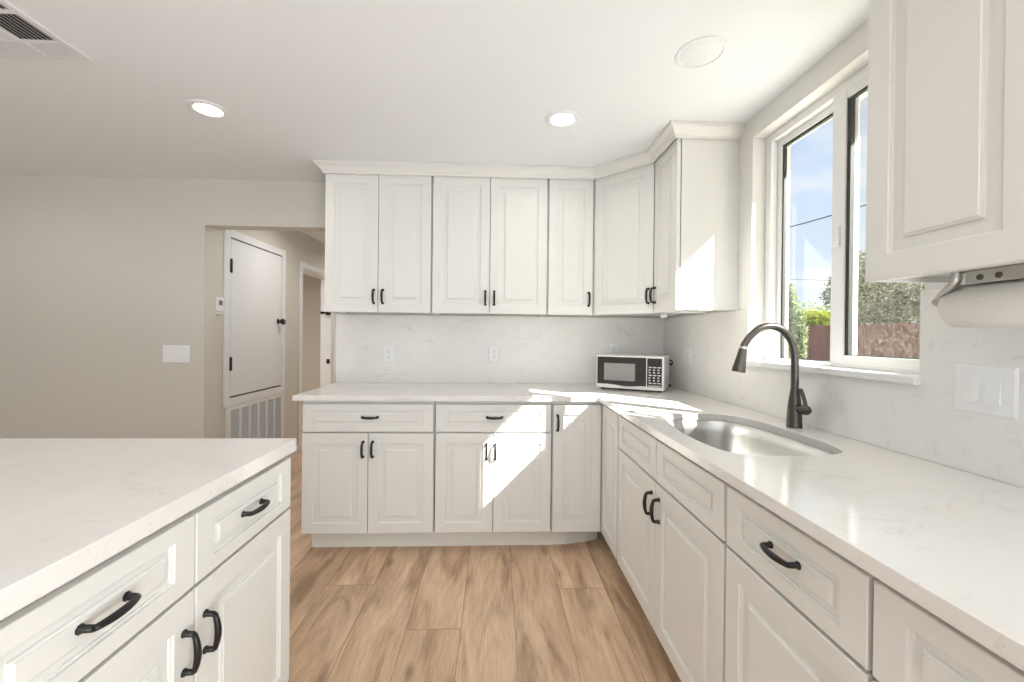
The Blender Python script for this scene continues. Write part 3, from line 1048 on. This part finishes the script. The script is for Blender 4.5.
outlet('white wall outlet half hidden behind the microwave', (-.388, -.0125, 1.150), 0)
outlet('white wall outlet on the right backsplash beside the microwave', (-.0125, -.412, 1.140), RB)

t = thing('thermostat', 'small white thermostat on the hallway wall beside the closet door', 'thermostat', (HXL + .0005, .165, 1.475), PI / 2)
bm = B(); box(bm, -.043, .043, -.022, 0, -.052, .055)
fin('housing', bm, 'plastic', t, bevel=.004)
bm = B(); box(bm, -.018, .024, -.0232, -.0215, -.005, .032)
fin('display', bm, 'screen_lcd', t)
bm = B(); box(bm, -.043, .043, -.016, 0, -.070, -.0525)
fin('base_plate', bm, 'plastic', t, bevel=.003)

# ================================================================== HALLWAY CLOSET DOOR AND GRILLE
def closet():
    t = bpy.data.objects.new('door_1', None)
    COL.objects.link(t)
    struct(t)
    t['label'] = 'white raised closet door with black hinges and knob in the hallway'
    y0, y1, z0, z1 = .305, 1.070, .752, 2.005
    fin('frame', casing('c', HXL, y0 - .012, y1 + .012, z0 - .006, z1 + .010, .062, .016, True), 'trim', t, bevel=.003)
    d = boxo('door_slab', (HXL + .0005, HXL + .012, y0, y1, z0 + .012, z1), 'trim', t, bevel=.002)
    bm = B()
    for za, zb in ((z0, z0 + .012), (z1, z1 + .0095)):
        box(bm, HXL + .0005, HXL + .003, y0 - .011, y1 + .011, za, zb)
    fin('door_gap', bm, 'slot', t)
    for z in (1.79, 1.02):
        bm = B()
        box(bm, HXL + .012, HXL + .0165, y0 - .022, y0 + .014, z - .052, z + .052)
        lathe(bm, [(.006, z - .055), (.006, z + .055)], (HXL + .017, y0 - .004, 0), 10)
        fin('hinge', bm, 'black', t)
    bm = B()
    lathe(bm, [(.024, .0118), (.025, .016), (.011, .020), (.010, .034), (.022, .042), (.027, .054), (.024, .066), (.012, .071)], (HXL, y1 - .06, 1.378), 24, 'X')
    fin('knob', bm, 'black', t, smooth=40)
    bm = B()
    lathe(bm, [(.026, .0155), (.026, .022), (.020, .030), (.010, .034)], (HXL, y1 + .032, 1.376), 24, 'X')
    fin('latch', bm, 'black', t, smooth=40)
closet()
def grille():
    y0, y1, z0, z1 = .262, 1.140, .06, .683
    t = thing('return_air_grille', 'white louvred return-air grille below the hallway closet door', 'grille', (HXL, y0, z0))
    w, h = y1 - y0, z1 - z0
    bm = B()
    box(bm, 0, .012, 0, .052, 0, h); box(bm, 0, .012, w - .052, w, 0, h)
    box(bm, 0, .012, .052, w - .052, 0, .03); box(bm, 0, .012, .052, w - .052, h - .036, h)
    n = 6
    pw = (w - .104) / n
    for k in range(1, n):
        box(bm, 0.0005, .012, .052 + k * pw - .010, .052 + k * pw + .010, .03, h - .036)
    fin('frame', bm, 'trim', t, bevel=.0015)
    bm = B(); box(bm, .0003, .0012, .05, w - .05, .028, h - .034)
    fin('backing', bm, 'duct', t)
    bm = B()
    z = .036
    while z < h - .04:
        v = [bm.verts.new(p) for p in ((.0015, .052, z + .0075), (.0015, w - .052, z + .0075), (.0095, w - .052, z), (.0095, .052, z))]
        q = [bm.verts.new(c.co + Vector((.0006, 0, .0012))) for c in v]
        bm.faces.new(v); bm.faces.new(q[::-1])
        for j in range(4):
            bm.faces.new((v[j], v[(j + 1) % 4], q[(j + 1) % 4], q[j]))
        z += .0125
    fin('louvres', bm, 'grille', t)
grille()

# ================================================================== CEILING FIXTURES
def downlight(loc, label, lit=True, r=.088, power=None):
    t = thing('recessed_light' if lit else 'ceiling_cover', label, 'ceiling light', loc)
    bm = B()
    if lit:
        lathe(bm, [(r, 0), (r, -.003), (r - .006, -.007), (r - .022, -.0070), (r - .028, -.004), (r - .029, .0), (r - .029, .02)], n=40, cap=False)
        fin('trim_ring', bm, 'lens_off', t, smooth=40)
        bm = B(); lathe(bm, [(r - .029, .0), (r - .029, -.004)], n=40)
        fin('lens', bm, 'lens', t)
        l = bpy.data.lights.new('lamp', 'AREA')
        l.shape = 'DISK'; l.size = (r - .030) * 2; l.energy = power or DOWNLIGHT_POWER; l.color = (1.0, 0.97, 0.93); l.spread = math.radians(165)
        o = bpy.data.objects.new('lamp', l); COL.objects.link(o); o.parent = t; o.location = (0, 0, -.009)
    else:
        lathe(bm, [(r, 0), (r, -.002), (r - .006, -.005), (r - .014, -.005), (r - .016, -.002)], n=40, cap=False)
        fin('trim_ring', bm, 'lens_off', t, smooth=40)
        bm = B(); lathe(bm, [(r - .015, -.001), (r - .018, -.003), (.03, -.004)], n=40)
        fin('cover', bm, 'lens_off', t, smooth=40)
HC = H - .0005
downlight((-2.672, -.945, HC), 'lit round recessed light in the shaded left part of the ceiling')
downlight((-.934, -.957, HC), 'lit round recessed light in front of the wall cabinets')
downlight((-.483, -1.466, HC), 'unlit round recessed light flush in the ceiling above the sink', False, .092)
for x, y, l in ((-2.672, -2.95, 'lit round recessed light behind the camera over the island'), (-.934, -2.95, 'lit round recessed light behind the camera over the right worktop'),
                (-4.4, -.945, 'lit round recessed light left of the frame by the beige wall'), (-4.4, -2.95, 'lit round recessed light behind the camera near the left wall')):
    downlight((x, y, HC), l)
# hallway lamps, hidden by the header of the opening
downlight((-2.75, 2.6, HC), 'lit round recessed light at the end of the hallway', power=6)
downlight((-2.75, .75, HC), 'lit round recessed light in the hallway just past the opening', power=4.5)
downlight((-4.4, 1.5, HC), 'unseen round light added to brighten the side room off the hallway', power=19)  # lamp added out of view so the side room is not dark

def register():
    # four-way ceiling supply register
    t = thing('ceiling_vent', 'white louvred ceiling air register in the upper left corner', 'vent', (-2.885, -1.300, H - .0005))
    w, d = .42, .42
    bm = B()
    def bx(x0, x1, y0, y1, z0=-.008, z1=0):
        box(bm, -x1, -x0, -y1, -y0, z0, z1)
    e = .026
    bx(0, w, 0, e); bx(0, w, d - e, d); bx(0, e, e, d - e); bx(w - e, w, e, d - e)
    bx(e, w - e, .094, .108)            # bar between the end louvres and the centre blocks
    bx(e, w - e, .240, .256)
    bx(.148, .160, e, .094)
    bx(.160, .172, .108, d - e)
    fin('frame', bm, 'trim', t, bevel=.002)
    bm = B(); bx(.02, w - .02, .02, d - .02, -.0012, -.0004)
    fin('backing', bm, 'duct', t)
    bm = B()
    def slat(x0, x1, y0, y1, along, flip=False):
        n = 4 if along == 'x' else 8
        if along == 'x':
            s = (y1 - y0) / n
            for k in range(n):
                a = y0 + s * k
                vs = [(x0, a, -.0075), (x1, a, -.0075), (x1, a + s * .80, -.0015), (x0, a + s * .80, -.0015)]
                add(vs)
        else:
            n = max(3, round((x1 - x0) / .0165))
            s = (x1 - x0) / n
            for k in range(n):
                a = x0 + s * k
                if flip:
                    add([(a, y0, -.0015), (a, y1, -.0015), (a + s * .95, y1, -.0075), (a + s * .95, y0, -.0075)])
                    continue
                vs = [(a + s * .86, y0, -.0015), (a + s * .86, y1, -.0015), (a + s * .14, y1, -.0075), (a + s * .14, y0, -.0075)]
                add(vs)
    def add(vs):
        v = [bm.verts.new((-x, -y, z)) for x, y, z in vs]
        q = [bm.verts.new((-x, -y, z - .0008)) for x, y, z in vs]
        bm.faces.new(v); bm.faces.new(q[::-1])
        for j in range(4):
            bm.faces.new((v[j], v[(j + 1) % 4], q[(j + 1) % 4], q[j]))
    slat(e, .148, e, .094, 'x'); slat(.160, w - e, e, .094, 'x')
    slat(e, .160, .108, .240, 'y'); slat(.172, w - e, .108, .240, 'y', True)
    slat(e, .160, .256, d - e, 'y'); slat(.172, w - e, .256, d - e, 'y', True)
    fin('louvres', bm, 'grille', t)
register()

# ================================================================== PAPER TOWEL
def towel():
    ya, yb = -2.088, -2.370
    X, Z, r = -.165, 1.342, .0500
    t = thing('paper_towel_holder', 'nickel paper towel holder screwed under the right wall cabinet', 'towel holder', (-.200, ya, U0))
    bm = B()
    box(bm, -.002, .002, -.31, -.050, -.019, .011)          # upright flange
    box(bm, .002, .050, -.31, -.016, .007, .011)
    pl = fin('mounting_bar', bm, 'nickel', t, bevel=.001)
    for y in (-.078, -.112):
        bm = B(); lathe(bm, [(.0065, -.0032), (.0065, -.0019)], (0, y, -.006), 16, 'X')
        fin('screw_hole', bm, 'slot', pl)
    for s in (1, -1):
        y0 = 0 if s > 0 else -.292
        bm = B()
        pts = smoothpts([(-.004, y0 - .034 * s, .010), (-.006, y0 - .033 * s, -.010), (-.009, y0 - .020 * s, -.027), (-.004, y0 + .010 * s, -.046), (.010, y0 + .026 * s, -.052), (X + .200, y0 + .026 * s, Z - U0)], 5)
        n = len(pts) - 1
        sweep(bm, pts, [.0125 - .0055 * i / n for i in range(n + 1)], 14, ry=.7)
        lathe(bm, [(.011, y0 + .027 * s), (.011, y0 + .020 * s), (.016, y0 + .014 * s), (.016, y0 + .003 * s)], (X + .200, 0, Z - U0), 20, 'Y')
        fin('arm', bm, 'nickel', t, smooth=40)
    bm = B()
    lathe(bm, [(.020, ya), (r - .004, ya), (r, ya - .004), (r, yb + .004), (r - .004, yb), (.020, yb)], (X, 0, Z), 48, 'Y', cap=False)
    lathe(bm, [(.020, ya), (.020, yb)], (X, 0, Z), 48, 'Y', cap=False)      # inner wall of the core
    bmesh.ops.remove_doubles(bm, verts=bm.verts[:], dist=1e-5)
    o = fin('paper_towel_roll', bm, 'paper', None, smooth=50)
    tag(o, 'white embossed paper towel roll hanging under the right wall cabinet', 'paper towel')
towel()

# ================================================================== OUTDOORS
struct(boxo('bounce_slab', (.165, 6.6, -9, 14, GZ - .15, GZ + .004), 'concrete'))  # unseen pale slab added to bounce sunlight up through the window
struct(boxo('ground', (.165, 40, -12, 40, GZ - .2, GZ), 'ground'))
def fence():
    t = thing('fence', 'red-brown wooden board fence across the yard outside the window', 'fence', (7.0, -4, GZ))
    hgt = 1.60 - GZ
    bm = B()
    y = 0.0
    while y < 26:
        dh = random.uniform(-.008, .008)
        dx = random.uniform(-.006, .006)
        box(bm, dx, dx + .018, y, y + .138, .03, hgt + dh)
        y += .146
    fin('board_panel', bm, 'fence', t)
    bm = B()
    for z in (.35, 1.0, 1.6):
        box(bm, .026, .066, 0, 26, z, z + .08)
    fin('rail', bm, 'fence', t)
    y = 1.0
    while y < 26:
        bm = B(); box(bm, .066, .156, y, y + .09, 0, hgt - .05)
        fin('post', bm, 'fence', t)
        y += 2.4
fence()

def tree(name, label, cat, loc, blobs, n, leaf, m, trunk=True, group=None):
    """blobs: (dx, dy, z, rx, ry, rz) ellipsoids filled with n leaves each"""
    t = thing(name, label, cat, loc, 0, group)
    rnd = random.Random(hash(label) % 1000 if False else len(label) * 7 + int(loc[0] * 13 + loc[1] * 7))
    bm = B()
    tone = bm.faces.layers.float.new('tone')
    for bx_, by_, bz_, rx, ry, rz in blobs:
        for k in range(n):
            while True:
                p = Vector((rnd.uniform(-1, 1), rnd.uniform(-1, 1), rnd.uniform(-1, 1)))
                if 0.35 < p.length < 1:
                    break
            q = Vector((bx_ + p.x * rx, by_ + p.y * ry, bz_ + p.z * rz))
            u = Vector((rnd.gauss(0, 1), rnd.gauss(0, 1), rnd.gauss(0, 1))).normalized()
            w = u.orthogonal().normalized()
            L = leaf * rnd.uniform(.7, 1.3)
            f = bm.faces.new([bm.verts.new(c) for c in (q - u * L, q + w * L * .42, q + u * L, q - w * L * .42)])
            f[tone] = rnd.random()
    fin('foliage', bm, m, t, recalc=False)
    if trunk:
        bm = B()
        top = max(b[2] for b in blobs)
        sweep(bm, [(0, 0, 0), (.03, .02, top * .4), (-.02, .03, top * .75), (0, 0, top)], [.10, .08, .055, .02], 10)
        for b in blobs[1:4]:
            sweep(bm, [(0, .02, top * .45), (b[0] * .5, b[1] * .5, b[2] * .75), (b[0], b[1], b[2])], [.05, .035, .012], 8)
        fin('trunk', bm, 'bark', t, smooth=60)
    return t
tree('tree', 'broad olive-green tree behind the fence in the right window half', 'tree', (11.6, 9.0, GZ),
     [(0, 0, 3.5, 1.7, 1.8, 1.3), (.1, -1.8, 3.1, 1.4, 1.4, 1.4), (0, 1.6, 3.0, 1.4, 1.4, 1.3), (-.2, -.6, 2.2, 1.5, 2.5, .8), (.1, -3.3, 3.0, 1.3, 1.4, 1.5)], 2600, .095, 'leaf_dark')
tree('tree', 'tall thin-crowned tree rising beside the window mullion', 'tree', (16.2, 16.4, GZ),
     [(0, 0, 4.6, 1.0, 1.0, 1.3), (.1, .6, 3.8, 1.1, 1.1, 1.1), (0, -.5, 3.2, 1.1, 1.1, 1.2)], 800, .10, 'leaf_dark')
tree('hedge', 'bright yellow-green sunlit hedge above the fence in the left window half', 'hedge', (8.3, 9.3, GZ),
     [(0, -.75, 1.85, .5, .6, .50), (0, 0, 1.92, .5, .8, .52), (0, 1.0, 1.85, .5, .8, .52), (0, 0.2, 1.0, .45, 1.4, 1.0)], 2200, .045, 'leaf_bright')
tree('tree', 'airy pale-green tree behind the yellow-green hedge', 'tree', (20.5, 25.0, GZ),
     [(0, 0, 3.3, 1.6, 1.6, .9), (.2, 1.7, 3.0, 1.3, 1.4, 1.0), (0, -1.8, 3.0, 1.2, 1.4, .8), (0, 3.0, 2.9, 1.2, 1.4, 1.0), (0, 0, 2.3, 1.6, 3.0, .7)], 900, .11, 'leaf_pale')
tree('shrub', 'slender pale-green shrub standing close at the left edge of the window', 'shrub', (3.9, 4.05, GZ),
     [(0, .05, .9, .16, .18, .9), (0, .0, 1.9, .13, .15, .65), (.02, -.22, .7, .14, .15, .8), (.02, -.22, 1.5, .10, .12, .5)], 900, .05, 'leaf_pale', trunk=False)
def wire(label, a, b, sag, r):
    a, b = Vector(a), Vector(b)
    bm = B()
    pts = []
    for k in range(25):
        u = k / 24
        p = a.lerp(b, u)
        p.z -= sag * 4 * u * (1 - u)
        pts.append(p)
    sweep(bm, pts, r, 6)
    tag(fin('utility_line', bm, 'cable', None), label, 'cable')
wire('dark overhead utility line rising to the right across the sky', (13.87, 22, 7.45), (13.87, 8.1, 6.75), .25, .030)
wire('thin faint utility line level just above the tree tops', (13.84, 22.0, 5.05), (13.84, 8, 2.95), .1, .012)

for x, y, l in ((14, 22.1, 'tall wooden utility pole far left beyond the window edge'), (14, 7.9, 'tall wooden utility pole hidden right of the window')):
    t = thing('utility_pole', l, 'pole', (x, y, GZ))
    bm = B(); sweep(bm, [(0, 0, 0), (0, 0, 4), (0, 0, 8.2)], [.16, .14, .11], 14)
    fin('shaft', bm, 'bark', t, smooth=40)
    bm = B(); box(bm, -1.0, 1.0, -.05, .05, 7.3, 7.42)
    fin('crossarm', bm, 'bark', t)

# repeats of a kind share a group
GROUPS = {'base_cabinet': 'base cabinets under the L-shaped worktop', 'corner_cabinet': 'base cabinets under the L-shaped worktop', 'sink_cabinet': 'base cabinets under the L-shaped worktop',
          'island_cabinet': 'island cabinets in a row', 'wall_cabinet': 'white wall cabinets', 'wall_outlet': 'white wall outlets on the backsplash',
          'recessed_light': 'round recessed ceiling lights', 'utility_pole': 'utility poles beyond the fence', 'utility_line': 'utility lines across the sky',
          'tree': 'trees beyond the fence', 'light_switch': 'white rocker light switches', 'crown_moulding': 'crown mouldings on the wall cabinets', 'backsplash': 'quartz backsplash slabs'}
for o in COL.objects:
    g = GROUPS.get(o.name.split('.')[0])
    if g and o.parent is None and 'label' in o:
        o['group'] = g
